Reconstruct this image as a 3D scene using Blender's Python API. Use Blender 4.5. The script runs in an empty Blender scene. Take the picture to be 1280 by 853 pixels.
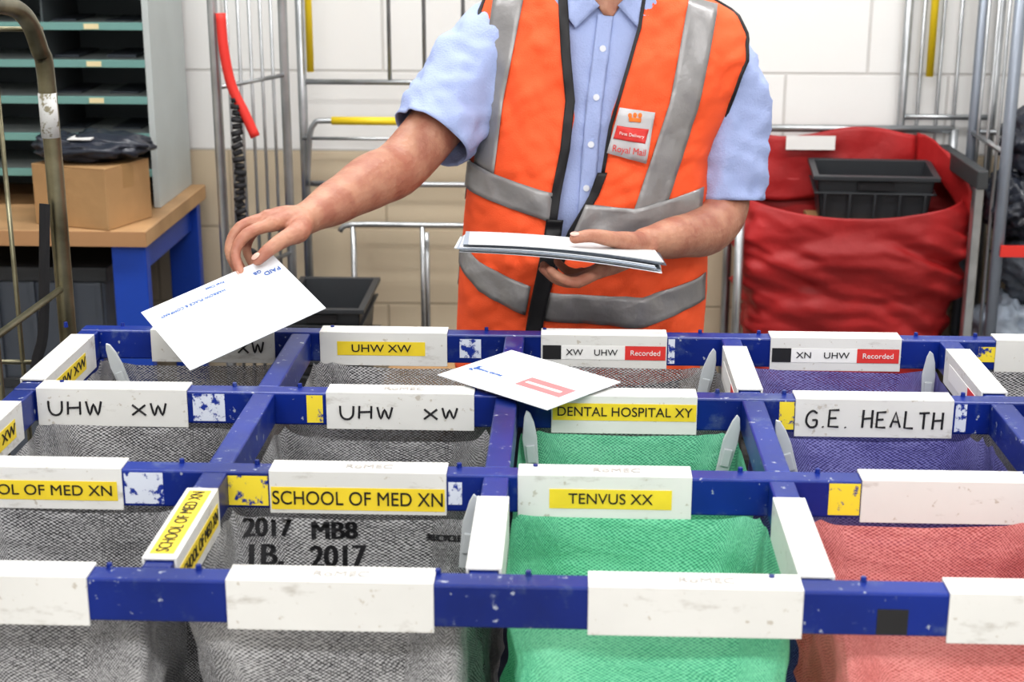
import bpy, bmesh, math, random
from mathutils import Vector, Matrix, noise
from mathutils.bvhtree import BVHTree
random.seed(7)
scene = bpy.context.scene
scene.view_settings.view_transform = 'Standard'
try: scene.view_settings.look = 'Medium High Contrast'
except Exception: pass
COL = scene.collection
V = Vector

# ------------------------------------------------------------------ materials
def mat(name, col, rough=.5, metal=0., bump=0., bscale=40., var=0., vscale=6., spec=.5, trans=0., sss=0., col2=None):
    m = bpy.data.materials.new(name); m.use_nodes = True
    nt = m.node_tree; b = nt.nodes['Principled BSDF']
    b.inputs['Base Color'].default_value = (*col, 1)
    b.inputs['Roughness'].default_value = rough
    b.inputs['Metallic'].default_value = metal
    b.inputs['Specular IOR Level'].default_value = spec
    if sss:
        b.inputs['Subsurface Weight'].default_value = sss
        b.inputs['Subsurface Radius'].default_value = (.012, .004, .002)
        b.inputs['Subsurface Scale'].default_value = 1
    tc = nt.nodes.new('ShaderNodeTexCoord')
    if var:
        n = nt.nodes.new('ShaderNodeTexNoise'); n.inputs['Scale'].default_value = vscale; n.inputs['Detail'].default_value = 6
        nt.links.new(tc.outputs['Object'], n.inputs['Vector'])
        r = nt.nodes.new('ShaderNodeValToRGB')
        c2 = col2 if col2 else tuple(c*(1-var) for c in col)
        r.color_ramp.elements[0].position = .38; r.color_ramp.elements[1].position = .62
        r.color_ramp.elements[0].color = (*c2, 1); r.color_ramp.elements[1].color = (*col, 1)
        nt.links.new(n.outputs['Fac'], r.inputs[0]); nt.links.new(r.outputs[0], b.inputs['Base Color'])
    if bump:
        n2 = nt.nodes.new('ShaderNodeTexNoise'); n2.inputs['Scale'].default_value = bscale; n2.inputs['Detail'].default_value = 4
        nt.links.new(tc.outputs['Object'], n2.inputs['Vector'])
        bp = nt.nodes.new('ShaderNodeBump'); bp.inputs['Strength'].default_value = bump; bp.inputs['Distance'].default_value = .01
        nt.links.new(n2.outputs['Fac'], bp.inputs['Height']); nt.links.new(bp.outputs[0], b.inputs['Normal'])
    return m

def scuffed(name, col, scuff, thr=.66, scale=14., rough=.35, stretch=(1, 1, 1), soft=.05, tone=.0, chips=None):
    """painted / plastic surface with worn or dirty specks and a broad tone variation"""
    m = mat(name, col, rough); nt = m.node_tree; b = nt.nodes['Principled BSDF']
    tc = nt.nodes.new('ShaderNodeTexCoord'); mp = nt.nodes.new('ShaderNodeMapping'); mp.inputs['Scale'].default_value = stretch
    n = nt.nodes.new('ShaderNodeTexNoise'); n.inputs['Scale'].default_value = scale; n.inputs['Detail'].default_value = 8; n.inputs['Roughness'].default_value = .7
    r = nt.nodes.new('ShaderNodeValToRGB'); e = r.color_ramp.elements
    e[0].position = thr; e[0].color = (*col, 1); e[1].position = thr+soft; e[1].color = (*scuff, 1)
    nt.links.new(tc.outputs['Object'], mp.inputs[0]); nt.links.new(mp.outputs[0], n.inputs['Vector'])
    nt.links.new(n.outputs['Fac'], r.inputs[0])
    out = r.outputs[0]
    if tone:
        n2 = nt.nodes.new('ShaderNodeTexNoise'); n2.inputs['Scale'].default_value = 5; n2.inputs['Detail'].default_value = 5; nt.links.new(tc.outputs['Object'], n2.inputs['Vector'])
        mr = nt.nodes.new('ShaderNodeMapRange'); mr.inputs[1].default_value = .3; mr.inputs[2].default_value = .7; mr.inputs[3].default_value = 1-tone; mr.inputs[4].default_value = 1
        nt.links.new(n2.outputs['Fac'], mr.inputs[0])
        mu = nt.nodes.new('ShaderNodeMix'); mu.data_type = 'RGBA'; mu.blend_type = 'MULTIPLY'; mu.inputs['Factor'].default_value = 1
        nt.links.new(out, mu.inputs['A']); nt.links.new(mr.outputs[0], mu.inputs['B']); out = mu.outputs['Result']
    if chips:
        n4 = nt.nodes.new('ShaderNodeTexNoise'); n4.inputs['Scale'].default_value = 75; n4.inputs['Detail'].default_value = 5; n4.inputs['Roughness'].default_value = .6
        nt.links.new(tc.outputs['Object'], n4.inputs['Vector'])
        r4 = nt.nodes.new('ShaderNodeMapRange'); r4.inputs[1].default_value = .64; r4.inputs[2].default_value = .67; nt.links.new(n4.outputs['Fac'], r4.inputs[0])
        mu = nt.nodes.new('ShaderNodeMix'); mu.data_type = 'RGBA'; nt.links.new(r4.outputs[0], mu.inputs['Factor'])
        nt.links.new(out, mu.inputs['A']); mu.inputs['B'].default_value = (*chips, 1); out = mu.outputs['Result']
    nt.links.new(out, b.inputs['Base Color'])
    return m

def weave(name, light, dark, period=.0042, bias=.5, transl=.25, holes=.25):
    m = mat(name, light, .42); nt = m.node_tree; b = nt.nodes['Principled BSDF']
    uv = nt.nodes.new('ShaderNodeUVMap'); sp = nt.nodes.new('ShaderNodeSeparateXYZ'); nt.links.new(uv.outputs[0], sp.inputs[0])
    k = 2*math.pi/period
    def mth(op, a, bb=None, clamp=False):
        n = nt.nodes.new('ShaderNodeMath'); n.operation = op; n.use_clamp = clamp
        for i, s in enumerate((a, bb)):
            if s is None: continue
            if hasattr(s, 'links'): nt.links.new(s, n.inputs[i])
            else: n.inputs[i].default_value = s
        return n.outputs[0]
    def nz(scale, det=3):
        n = nt.nodes.new('ShaderNodeTexNoise'); n.inputs['Scale'].default_value = scale; n.inputs['Detail'].default_value = det; nt.links.new(uv.outputs[0], n.inputs['Vector']); return n.outputs['Fac']
    wob = mth('MULTIPLY', nz(30, 2), 12.)
    sx = mth('SINE', mth('ADD', mth('MULTIPLY', sp.outputs[0], k), wob)); sy = mth('SINE', mth('ADD', mth('MULTIPLY', sp.outputs[1], k), wob))
    pr = mth('MULTIPLY', sx, sy)
    v = mth('ADD', mth('MULTIPLY', pr, .65), bias)
    v = mth('ADD', v, mth('MULTIPLY', mth('SUBTRACT', nz(260, 1), .5), 1.2))
    v = mth('ADD', v, mth('MULTIPLY', mth('SUBTRACT', nz(12, 6), .5), 1.5))
    r = nt.nodes.new('ShaderNodeValToRGB'); e = r.color_ramp.elements
    e[0].position = .1; e[0].color = (*dark, 1); e[1].position = .9; e[1].color = (*light, 1)
    nt.links.new(v, r.inputs[0]); nt.links.new(r.outputs[0], b.inputs['Base Color'])
    bp = nt.nodes.new('ShaderNodeBump'); bp.inputs['Strength'].default_value = .5; bp.inputs['Distance'].default_value = .010
    nt.links.new(nz(30, 4), bp.inputs['Height']); nt.links.new(bp.outputs[0], b.inputs['Normal'])
    tr = nt.nodes.new('ShaderNodeBsdfTranslucent'); nt.links.new(r.outputs[0], tr.inputs[0])
    mx = nt.nodes.new('ShaderNodeMixShader'); mx.inputs[0].default_value = transl
    nt.links.new(b.outputs[0], mx.inputs[1]); nt.links.new(tr.outputs[0], mx.inputs[2])
    # open mesh: gaps between the threads let light through
    tp = nt.nodes.new('ShaderNodeBsdfTransparent'); m2 = nt.nodes.new('ShaderNodeMixShader')
    gap = mth('MULTIPLY', mth('SUBTRACT', .45, v, True), holes*2.2, True)
    nt.links.new(gap, m2.inputs[0]); nt.links.new(mx.outputs[0], m2.inputs[1]); nt.links.new(tp.outputs[0], m2.inputs[2])
    nt.links.new(m2.outputs[0], nt.nodes['Material Output'].inputs[0])
    return m

BL = (.006, .030, .26)
M = dict(
 blue=scuffed('blue_paint', BL, (.09, .13, .30), .56, 24, .32, soft=.14, tone=.5, chips=(.34, .37, .44)),
 label=scuffed('white_plastic', (.72, .72, .70), (.36, .33, .29), .57, 13, .42, (1, 2, 3), soft=.20, tone=.12, chips=(.50, .47, .42)),
 patch_w=scuffed('torn_white_sticker', (.62, .66, .75), BL, .52, 60, .5),
 patch_y=scuffed('torn_yellow_sticker', (.80, .64, .05), BL, .56, 50, .5),
 yellow=mat('yellow_tape', (.82, .63, .045), .4, var=.08, vscale=30),
 ink=mat('black_ink', (.012, .012, .015), .6), redtag=mat('red_tag', (.66, .05, .045), .5), blacktag=mat('black_tag', (.02, .02, .022), .5),
 faint=mat('faint_emboss', (.40, .38, .36), .6),
 whitetag=mat('white_tag', (.80, .80, .79), .5), hook=mat('hook_plastic', (.50, .53, .55), .35),
 g_bag=weave('grey_mesh_fabric', (.60, .60, .61), (.045, .045, .05), .0042, .45, .2, .3),
 green_bag=weave('green_mesh_fabric', (.30, .78, .52), (.08, .46, .27), .0042, .58, .35, .25),
 red_bag=weave('red_mesh_fabric', (.86, .38, .36), (.60, .14, .13), .0042, .58, .3, .25),
 purple_bag=weave('purple_mesh_fabric', (.30, .30, .60), (.06, .05, .24), .0042, .5, .25, .25),
 skin=mat('skin', (.47, .245, .165), .48, bump=.2, bscale=140, var=.2, vscale=26, sss=.08, col2=(.37, .155, .105)),
 nail=mat('nail', (.62, .38, .32), .3),
 hair=mat('hair', (.14, .10, .07), .6, bump=.8, bscale=120),
 eye=mat('eye_white', (.85, .85, .85), .2), iris=mat('iris', (.05, .08, .12), .2), lip=mat('lips', (.5, .2, .17), .5),
 shirt=mat('shirt_cotton', (.38, .455, .72), .85, bump=.25, bscale=300, spec=.2),
 button=mat('shirt_button', (.75, .78, .85), .3),
 vest=mat('hi_vis_orange', (1.0, .145, .05), .6, bump=.25, bscale=500, spec=.25, var=.05, vscale=9),
 refl=mat('reflective_tape', (.33, .325, .33), .36, metal=.25, bump=.15, bscale=60, var=.14, vscale=14),
 trim=mat('black_trim', (.012, .012, .015), .55), navy=mat('navy_cloth', (.02, .025, .05), .85, bump=.2, bscale=200),
 shoe=mat('black_leather', (.015, .015, .015), .35),
 paper=mat('white_paper', (.70, .73, .77), .6), paper2=mat('cream_paper', (.62, .64, .65), .6), paper3=mat('grey_paper', (.32, .37, .44), .6),
 pwin=mat('envelope_window', (.36, .36, .31), .15), pink=mat('pink_window', (.55, .24, .25), .3), pblue=mat('printed_blue', (.04, .14, .48), .6),
 steel=mat('galvanised_steel', (.48, .50, .52), .32, metal=.85, var=.2, vscale=12),
 brass=mat('passivated_steel', (.30, .285, .20), .34, metal=.85, var=.45, vscale=9, col2=(.13, .12, .08)),
 bluegrey=mat('bluegrey_steel', (.25, .28, .33), .4, metal=.5), darksteel=mat('dark_steel', (.07, .075, .08), .45, metal=.4),
 yelpaint=mat('yellow_paint', (.80, .60, .03), .4), wheel=mat('rubber', (.03, .03, .03), .7),
 wood=mat('desk_wood', (.54, .34, .18), .5, var=.25, vscale=4), edge=mat('desk_edge', (.42, .24, .12), .5),
 shelf_body=mat('shelf_grey', (.48, .52, .52), .5, var=.06), shelf_in=mat('shelf_inner', (.12, .14, .15), .7), teal=mat('shelf_teal', (.16, .32, .30), .5),
 dblue=mat('desk_blue', (.015, .07, .42), .4), card=mat('cardboard', (.44, .27, .13), .8, bump=.1, var=.10, vscale=10),
 tape=mat('parcel_tape', (.36, .22, .10), .3),
 polybag=mat('black_polythene', (.03, .035, .05), .28, bump=.6, bscale=22), crate=mat('dark_crate', (.04, .044, .05), .42), crate2=mat('grey_crate', (.09, .105, .13), .5),
 redcanvas=mat('red_canvas', (.42, .020, .022), .55, bump=.5, bscale=14, var=.3, vscale=5), redstrap=mat('red_strap', (.66, .04, .03), .6), blackstrap=mat('black_strap', (.015, .015, .018), .7),
 floor=mat('concrete_floor', (.28, .28, .28), .5, var=.2, vscale=3), ceil=mat('ceiling_white', (.80, .80, .80), .8),
)
def wallmat(name):
    m = mat(name, (.8, .8, .8), .75); nt = m.node_tree; b = nt.nodes['Principled BSDF']
    g = nt.nodes.new('ShaderNodeNewGeometry'); sp = nt.nodes.new('ShaderNodeSeparateXYZ'); nt.links.new(g.outputs['Position'], sp.inputs[0])
    ad = nt.nodes.new('ShaderNodeMath'); ad.operation = 'ADD'; nt.links.new(sp.outputs[0], ad.inputs[0]); nt.links.new(sp.outputs[1], ad.inputs[1])
    cb = nt.nodes.new('ShaderNodeCombineXYZ'); nt.links.new(ad.outputs[0], cb.inputs[0])
    zo = nt.nodes.new('ShaderNodeMath'); zo.operation = 'ADD'; nt.links.new(sp.outputs[2], zo.inputs[0]); zo.inputs[1].default_value = .078
    nt.links.new(zo.outputs[0], cb.inputs[1])
    br = nt.nodes.new('ShaderNodeTexBrick'); nt.links.new(cb.outputs[0], br.inputs['Vector'])
    br.inputs['Scale'].default_value = 1; br.inputs['Brick Width'].default_value = .47; br.inputs['Row Height'].default_value = .2352
    br.inputs['Mortar Size'].default_value = .005; br.inputs['Mortar Smooth'].default_value = .4
    br.inputs['Color1'].default_value = (1, 1, 1, 1); br.inputs['Color2'].default_value = (.97, .97, .97, 1); br.inputs['Mortar'].default_value = (.76, .75, .74, 1)
    r = nt.nodes.new('ShaderNodeMath'); r.operation = 'GREATER_THAN'; nt.links.new(sp.outputs[2], r.inputs[0]); r.inputs[1].default_value = .863
    mx = nt.nodes.new('ShaderNodeMix'); mx.data_type = 'RGBA'; nt.links.new(r.outputs[0], mx.inputs['Factor'])
    mx.inputs['A'].default_value = (.60, .51, .38, 1); mx.inputs['B'].default_value = (.83, .83, .82, 1)
    mu = nt.nodes.new('ShaderNodeMix'); mu.data_type = 'RGBA'; mu.blend_type = 'MULTIPLY'; mu.inputs['Factor'].default_value = 1
    nt.links.new(mx.outputs['Result'], mu.inputs['A']); nt.links.new(br.outputs['Color'], mu.inputs['B']); nt.links.new(mu.outputs['Result'], b.inputs['Base Color'])
    bp = nt.nodes.new('ShaderNodeBump'); bp.inputs['Strength'].default_value = .5; bp.inputs['Distance'].default_value = .006; bp.invert = True
    nt.links.new(br.outputs['Fac'], bp.inputs['Height']); nt.links.new(bp.outputs[0], b.inputs['Normal'])
    return m
M['wall'] = wallmat('painted_blockwork')

# ------------------------------------------------------------------ mesh helpers
def group(name, loc=None):
    e = bpy.data.objects.new(name, None); e.empty_display_size = .1; COL.objects.link(e)
    if loc: e.location = loc
    return e

def finish(name, bm, material, parent=None, smooth=False, bevel=0., solid=0.):
    me = bpy.data.meshes.new(name)
    if not solid: bmesh.ops.recalc_face_normals(bm, faces=bm.faces[:])
    bm.to_mesh(me); bm.free()
    for m in (material if isinstance(material, (list, tuple)) else [material]): me.materials.append(m)
    if smooth:
        for p in me.polygons: p.use_smooth = True
    ob = bpy.data.objects.new(name, me); COL.objects.link(ob)
    if parent: ob.parent = parent
    if solid:
        s = ob.modifiers.new('solid', 'SOLIDIFY'); s.thickness = solid; s.offset = 0
    if bevel:
        b = ob.modifiers.new('bevel', 'BEVEL'); b.width = bevel; b.segments = 2; b.limit_method = 'ANGLE'
    return ob

def addbox(bm, a, b, mtx=None):
    vs = [bm.verts.new((x, y, z)) for x in (a[0], b[0]) for y in (a[1], b[1]) for z in (a[2], b[2])]
    for f in ((0, 1, 3, 2), (4, 6, 7, 5), (0, 4, 5, 1), (2, 3, 7, 6), (0, 2, 6, 4), (1, 5, 7, 3)):
        bm.faces.new([vs[i] for i in f])
    if mtx: bmesh.ops.transform(bm, matrix=mtx, verts=vs)

def box(name, a, b, m, parent=None, bevel=0., rotz=0.):
    bm = bmesh.new()
    mt = None
    if rotz:
        c = (V(a)+V(b))/2; mt = Matrix.Translation(c)@Matrix.Rotation(rotz, 4, 'Z')@Matrix.Translation(-c)
    addbox(bm, a, b, mt)
    return finish(name, bm, m, parent, bevel=bevel)

def boxes(name, lst, m, parent=None, bevel=0.):
    bm = bmesh.new()
    for a, b in lst: addbox(bm, a, b)
    return finish(name, bm, m, parent, bevel=bevel)

def catmull(pts, n):
    P = [V(p) for p in pts]
    if len(P) < 3 or n < 2:
        out = []
        for i in range(len(P)-1):
            for j in range(n): out.append(P[i].lerp(P[i+1], j/n))
        return out+[P[-1]]
    out = []
    for i in range(len(P)-1):
        p0 = P[i-1] if i else P[0]*2-P[1]; p1 = P[i]; p2 = P[i+1]; p3 = P[i+2] if i+2 < len(P) else P[-1]*2-P[-2]
        for j in range(n):
            t = j/n
            out.append(.5*((2*p1)+(p2-p0)*t+(2*p0-5*p1+4*p2-p3)*t*t+(3*p1-p0-3*p2+p3)*t**3))
    return out+[P[-1]]

def addtube(bm, pts, rad, seg=10, n=1, round_ends=False, caps=True):
    """pts: centre line, rad: scalar or per-point"""
    if not isinstance(rad, (list, tuple)): rad = [rad]*len(pts)
    c = catmull([(*p, ) for p in pts], n)
    rr = []
    for i in range(len(rad)-1):
        for j in range(n):
            t = j/n; t = t*t*(3-2*t); rr.append(rad[i]*(1-t)+rad[i+1]*t)
    rr.append(rad[-1])
    if round_ends:
        d0 = (c[0]-c[1]).normalized(); d1 = (c[-1]-c[-2]).normalized(); r0 = rr[0]; r1 = rr[-1]
        A = [(c[0]+d0*r0*math.sin(a), r0*math.cos(a)) for a in (1.4, 1.0, .6, .3)]
        B = [(c[-1]+d1*r1*math.sin(a), r1*math.cos(a)) for a in (.3, .6, 1.0, 1.4)]
        c = [p for p, _ in A]+c+[p for p, _ in B]; rr = [r for _, r in A]+rr+[r for _, r in B]
    rings = []; up = None
    for i, p in enumerate(c):
        t = (c[min(i+1, len(c)-1)]-c[max(i-1, 0)]).normalized()
        if up is None:
            up = t.orthogonal().normalized()
        else:
            up = (up-t*up.dot(t)).normalized()
        s = t.cross(up)
        rings.append([bm.verts.new(p+(up*math.cos(a)+s*math.sin(a))*rr[i]) for a in (2*math.pi*k/seg for k in range(seg))])
    for a, b in zip(rings, rings[1:]):
        for k in range(seg): bm.faces.new((a[k], a[(k+1) % seg], b[(k+1) % seg], b[k]))
    if caps:
        bm.faces.new(rings[0][::-1]); bm.faces.new(rings[-1])

def tube(name, pts, r, m, parent=None, n=1, seg=10):
    bm = bmesh.new(); addtube(bm, pts, r, seg, n); return finish(name, bm, m, parent, smooth=True)
def tubes(name, lst, r, m, parent=None, n=1, seg=8):
    bm = bmesh.new()
    for pts in lst: addtube(bm, pts, r, seg, n)
    return finish(name, bm, m, parent, smooth=True)

def text(name, body, width, m, parent, loc, rot=(math.pi/2, 0, 0), height=None, shear=0., ext=.0003):
    c = bpy.data.curves.new(name, 'FONT'); c.body = body; c.size = .03; c.align_x = 'CENTER'; c.align_y = 'CENTER'; c.extrude = ext; c.shear = shear
    c.materials.append(m)
    o = bpy.data.objects.new(name, c); COL.objects.link(o)
    bpy.context.view_layer.update()
    d = o.dimensions.copy(); s = width/max(d.x, 1e-4); sy = (height/d.y) if height else s
    o.scale = (s, sy, 1); o.location = loc; o.rotation_euler = rot; o.parent = parent
    return o

def grid(name, fn, nu, nv, m, parent=None, solid=0., smooth=True, uv=None):
    bm = bmesh.new(); G = [[bm.verts.new(fn(i/nu, j/nv)) for i in range(nu+1)] for j in range(nv+1)]
    for j in range(nv):
        for i in range(nu): bm.faces.new((G[j][i], G[j][i+1], G[j+1][i+1], G[j+1][i]))
    me_ob = finish(name, bm, m, parent, smooth=smooth, solid=solid)
    return me_ob

# ------------------------------------------------------------------ camera
cd = bpy.data.cameras.new('camera'); cam = bpy.data.objects.new('camera', cd); COL.objects.link(cam)
cam.matrix_world = Matrix.Translation((.7409, -1.3859, 1.595))@Matrix.Rotation(.0381, 4, 'Z')@Matrix.Rotation(math.pi/2-.2854, 4, 'X')@Matrix.Rotation(.0019, 4, 'Z')
cd.sensor_width = 36; cd.lens = 53.44; cd.clip_start = .05
cd.dof.use_dof = True; cd.dof.focus_distance = 2.25; cd.dof.aperture_fstop = 7.5
scene.camera = cam

# ------------------------------------------------------------------ room
XL, XR, YB, YF, ZC = -2.4, 3.6, 3.1, -3.2, 3.1
box('floor', (XL, YF, -.1), (XR, YB, 0), M['floor']); box('ceiling', (XL, YF, ZC), (XR, YB, ZC+.1), M['ceil'])
box('wall_back', (XL-.1, YB, 0), (XR+.1, YB+.1, ZC), M['wall']); box('wall_front', (XL-.1, YF-.1, 0), (XR+.1, YF, ZC), M['wall'])
box('wall_left', (XL-.1, YF, 0), (XL, YB, ZC), M['wall']); box('wall_right', (XR, YF, 0), (XR+.1, YB, ZC), M['wall'])
emis = mat('lamp_diffuser', (1, 1, 1), .5); emis.node_tree.nodes['Principled BSDF'].inputs['Emission Color'].default_value = (1, .98, .95, 1); emis.node_tree.nodes['Principled BSDF'].inputs['Emission Strength'].default_value = 3
for x in (-.5, .8, 2.1):
    for y, en in ((-1.9, 34), (-.1, 6), (1.75, 21)):
        g = group('ceiling_light', (x, y, ZC-.05))
        box('housing', (-.62, -.16, .0), (.62, .16, .05), M['ceil'], g, .004)
        box('diffuser', (-.6, -.14, -.012), (.6, .14, .0), emis, g)
        ld = bpy.data.lights.new('tube_light', 'AREA'); ld.shape = 'RECTANGLE'; ld.size = 1.2; ld.size_y = .3; ld.energy = en; ld.color = (1, .99, .975)
        lo = bpy.data.objects.new('tube_light', ld); COL.objects.link(lo); lo.parent = g; lo.location = (0, 0, -.02)

# ------------------------------------------------------------------ sorting frame
SX, SY, ZT = .33, .2939, .95
FY = -.03
FR = group('mail_sorting_frame', (0, FY, 0))
RT = ZT-.003; RB = RT-.046
for r in range(4):
    y = r*SY; box('rail_%d' % r, (-.015, y, RB), (5*SX+.015, y+.03, RT), M['blue'], FR, .0025)
for k in range(6):
    x = k*SX; boxes('crossbar_%d' % k, [((x-.015, r*SY+.03, RB+.001), (x+.015, (r+1)*SY, RT-.001)) for r in range(3)], M['blue'], FR, .0025)
for k in (0, 5):
    for r in (0, 3):
        x = k*SX; y = r*SY+.015
        box('leg', (x-.02, y-.02, .09), (x+.02, y+.02, RB), M['blue'], FR, .003)
        bm = bmesh.new(); bmesh.ops.create_cone(bm, cap_ends=True, segments=24, radius1=.04, radius2=.04, depth=.025, matrix=Matrix.Translation((x, y, .04))@Matrix.Rotation(math.pi/2, 4, 'X'))
        addbox(bm, (x-.018, y-.02, .04), (x+.018, y-.014, .095)); finish('castor', bm, M['wheel'], FR)
boxes('lower_brace', [((0, .0, .12), (5*SX, .03, .16)), ((0, 3*SY, .12), (5*SX, 3*SY+.03, .16)), ((-.015, .03, .12), (.015, 3*SY, .16)), ((5*SX-.015, .03, .12), (5*SX+.015, 3*SY, .16))], M['blue'], FR, .003)
# channel shaped label holders on rails
def label_rail(r, x0, x1):
    y = r*SY; t = .003; dz = random.uniform(-.0012, .0012)
    boxes('label_holder', [((x0, y-t, ZT-.053+dz), (x1, y, ZT)), ((x0, y, RT), (x1, y+.03, ZT)), ((x0, y+.03, ZT-.053), (x1, y+.03+t, ZT))], M['label'], FR, .0008)
def label_cross(k, y0, y1):
    x = k*SX; t = .003
    boxes('label_holder', [((x-.015-t, y0, ZT-.053), (x-.015, y1, ZT)), ((x-.015, y0, RT), (x+.015, y1, ZT)), ((x+.015, y0, ZT-.053), (x+.015+t, y1, ZT))], M['label'], FR, .0008)
LR = {0: [(.065, .270), (.408, .613), (.764, .973), (1.113, 1.32)], 1: [(.012, .22), (.394, .602), (.685, .887), (1.082, 1.29)],
      2: [(.018, .225), (.415, .616), (.72, .916), (1.047, 1.257), (1.39, 1.6)], 3: [(.096, .289), (.359, .556), (.70, .893), (1.05, 1.248), (1.39, 1.59)]}
for r, l in LR.items():
    for a, b in l: label_rail(r, a, b)
for k, a, b in ((1, .045, .235), (2, .035, .225), (3, .03, .235), (3, .625, .83), (4, .625, .83), (0, .625, .85), (0, .33, .53), (4, .05, .24), (5, .33, .53)):
    label_cross(k, a, b)
def fy(r): return r*SY-.003
def strip(r, x0, x1, z0, z1, m, off=.0006): box('sticker', (x0, fy(r)-off, z0), (x1, fy(r), z1), m, FR)
ZM = ZT-.027
def printed(r, x0, x1, body, h=.013, dz=-.002, strip_h=.024, pad=.006):
    strip(r, x0, x1, ZM-strip_h/2+dz, ZM+strip_h/2+dz, M['yellow'])
    text('label_text', body, x1-x0-2*pad, M['ink'], FR, ((x0+x1)/2, fy(r)-.0012, ZM+dz), height=h)
printed(1, .012, .214, 'SCHOOL OF MED XN'); printed(1, .396, .600, 'SCHOOL OF MED XN', .017, -.007, .028, .002)
printed(1, .722, .864, 'TENVUS XX', .013, -.002, .024, .022); printed(2, .722, .915, 'DENTAL HOSPITAL XY', .013, .004, .024)
printed(3, .386, .522, 'UHW XW', .012, .001, .022, .022)
# marker-pen lettering drawn with strokes
STK = {'U': [[(0, 1), (.03, .35), (.25, .02), (.6, .0), (.85, .3), (.9, 1)]], 'H': [[(.05, 1), (0, 0)], [(.85, 1), (.82, 0)], [(.02, .5), (.85, .55)]],
       'W': [[(0, 1), (.22, 0), (.48, .8), (.75, .02), (1, 1)]], 'X': [[(.02, 1), (.9, 0)], [(.88, 1), (0, .02)]],
       'G': [[(.85, .85), (.5, 1), (.1, .75), (.02, .3), (.35, 0), (.8, .08), (.85, .42), (.5, .42)]], 'E': [[(.8, 1), (.05, .97), (0, .02), (.8, 0)], [(.03, .5), (.6, .52)]],
       'A': [[(0, 0), (.42, 1), (.85, 0)], [(.15, .38), (.7, .36)]], 'L': [[(.05, 1), (0, .03), (.75, 0)]], 'T': [[(0, .97), (.9, 1)], [(.45, 1), (.42, 0)]], '.': [[(.2, .04), (.28, .0)]], ' ': []}
def hand(r, x0, body, w, h, zc=None):
    bm = bmesh.new(); zc = (ZM-.001 if zc is None else zc)-h/2; n = sum(.45 if c in '. ' else 1 for c in body); cw = w/n; x = x0
    for c in body:
        k = .45 if c in '. ' else 1; ww = cw*k*.80; jz = random.uniform(-.0012, .0012); js = random.uniform(.90, 1.10)
        for st in STK[c]:
            addtube(bm, [(x+px*ww, fy(r)-.0006, zc+jz+pz*h*js) for px, pz in st], .0015, 6, 3 if len(st) > 4 else 1)
        x += cw*k
    finish('handwritten_text', bm, M['ink'], FR)
hand(2, .034, 'UHW', .078, .020); hand(2, .149, 'XW', .052, .016); hand(2, .434, 'UHW', .076, .018); hand(2, .548, 'XW', .050, .015)
hand(2, 1.062, 'G.E.', .060, .023); hand(2, 1.137, 'HEALTH', .112, .023); hand(3, .150, 'UHW', .060, .018); hand(3, .232, 'XW', .044, .016)
for x0, x1, t in ((.703, .891, 'XW    UHW'), (1.053, 1.245, 'XN    UHW')):
    w = x1-x0; strip(3, x0, x1, ZM-.012, ZM+.010, M['whitetag']); strip(3, x0, x0+w*.15, ZM-.012, ZM+.010, M['blacktag'], .001); strip(3, x1-w*.33, x1, ZM-.012, ZM+.010, M['redtag'], .001)
    text('label_text', t, w*.42, M['ink'], FR, (x0+w*.40, fy(3)-.0012, ZM-.001), height=.0095)
    text('label_text', 'Recorded', w*.24, M['whitetag'], FR, (x1-w*.165, fy(3)-.0015, ZM-.001), height=.008)
for r, xs in ((0, (.52, .88)), (1, (.51, .80)), (2, (.52, ))):
    for x in xs: text('embossed_text', 'RoMEC', .055, M['faint'], FR, (x, r*SY+.014, ZT+.0008), rot=(0, 0, 0), height=.012, ext=.0001)
def patch(r, x0, x1, m, z0=-.045, z1=-.006): box('torn_sticker', (x0, r*SY-.0006, ZT+z0), (x1, r*SY, ZT+z1), m, FR)
patch(1, .222, .268, M['patch_w']); patch(1, .345, .392, M['patch_y'], -.045, -.008); patch(2, .232, .276, M['patch_w']); patch(2, .388, .410, M['patch_y'])
patch(1, .604, .620, M['patch_w'], -.04, -.012); patch(3, .575, .608, M['patch_w'], -.04, -.01); patch(1, 1.045, 1.081, M['patch_y']); patch(2, 1.026, 1.046, M['patch_y'])
patch(3, 1.365, 1.45, M['patch_y'], -.036, -.012); patch(3, .895, .905, M['patch_w']); patch(2, 1.26, 1.275, M['patch_w'])
box('black_mark', (1.045, -.0006, ZT-.047), (1.075, 0, ZT-.02), M['blacktag'], FR)
# crossbar stickers
def cross_sticker(k, y0, y1, body, side=True, top=True):
    x = k*SX
    if top:
        box('sticker', (x-.0125, y0, ZT), (x+.0125, y1, ZT+.0006), M['yellow'], FR)
        text('label_text', body, (y1-y0)*.95, M['ink'], FR, (x, (y0+y1)/2, ZT+.001), rot=(0, 0, math.pi/2), height=.014)
    if side:
        box('sticker', (x+.018, y0, ZM-.013), (x+.0186, y1, ZM+.012), M['yellow'], FR)
        text('label_text', body, (y1-y0)*.95, M['ink'], FR, (x+.0192, (y0+y1)/2, ZM), rot=(math.pi/2, 0, math.pi/2), height=.014)
cross_sticker(1, .055, .225, 'SCHOOL OF MED XN'); cross_sticker(0, .65, .80, 'UHW XW', True, False); cross_sticker(0, .37, .50, 'UHW XW', True, False)
for k in (3, 4):
    x = k*SX
    box('sticker', (x-.0186, .65, ZM-.012), (x-.018, .80, ZM+.012), M['whitetag'], FR); box('sticker', (x-.019, .65, ZM-.012), (x-.0186, .69, ZM+.012), M['redtag'], FR)
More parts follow.
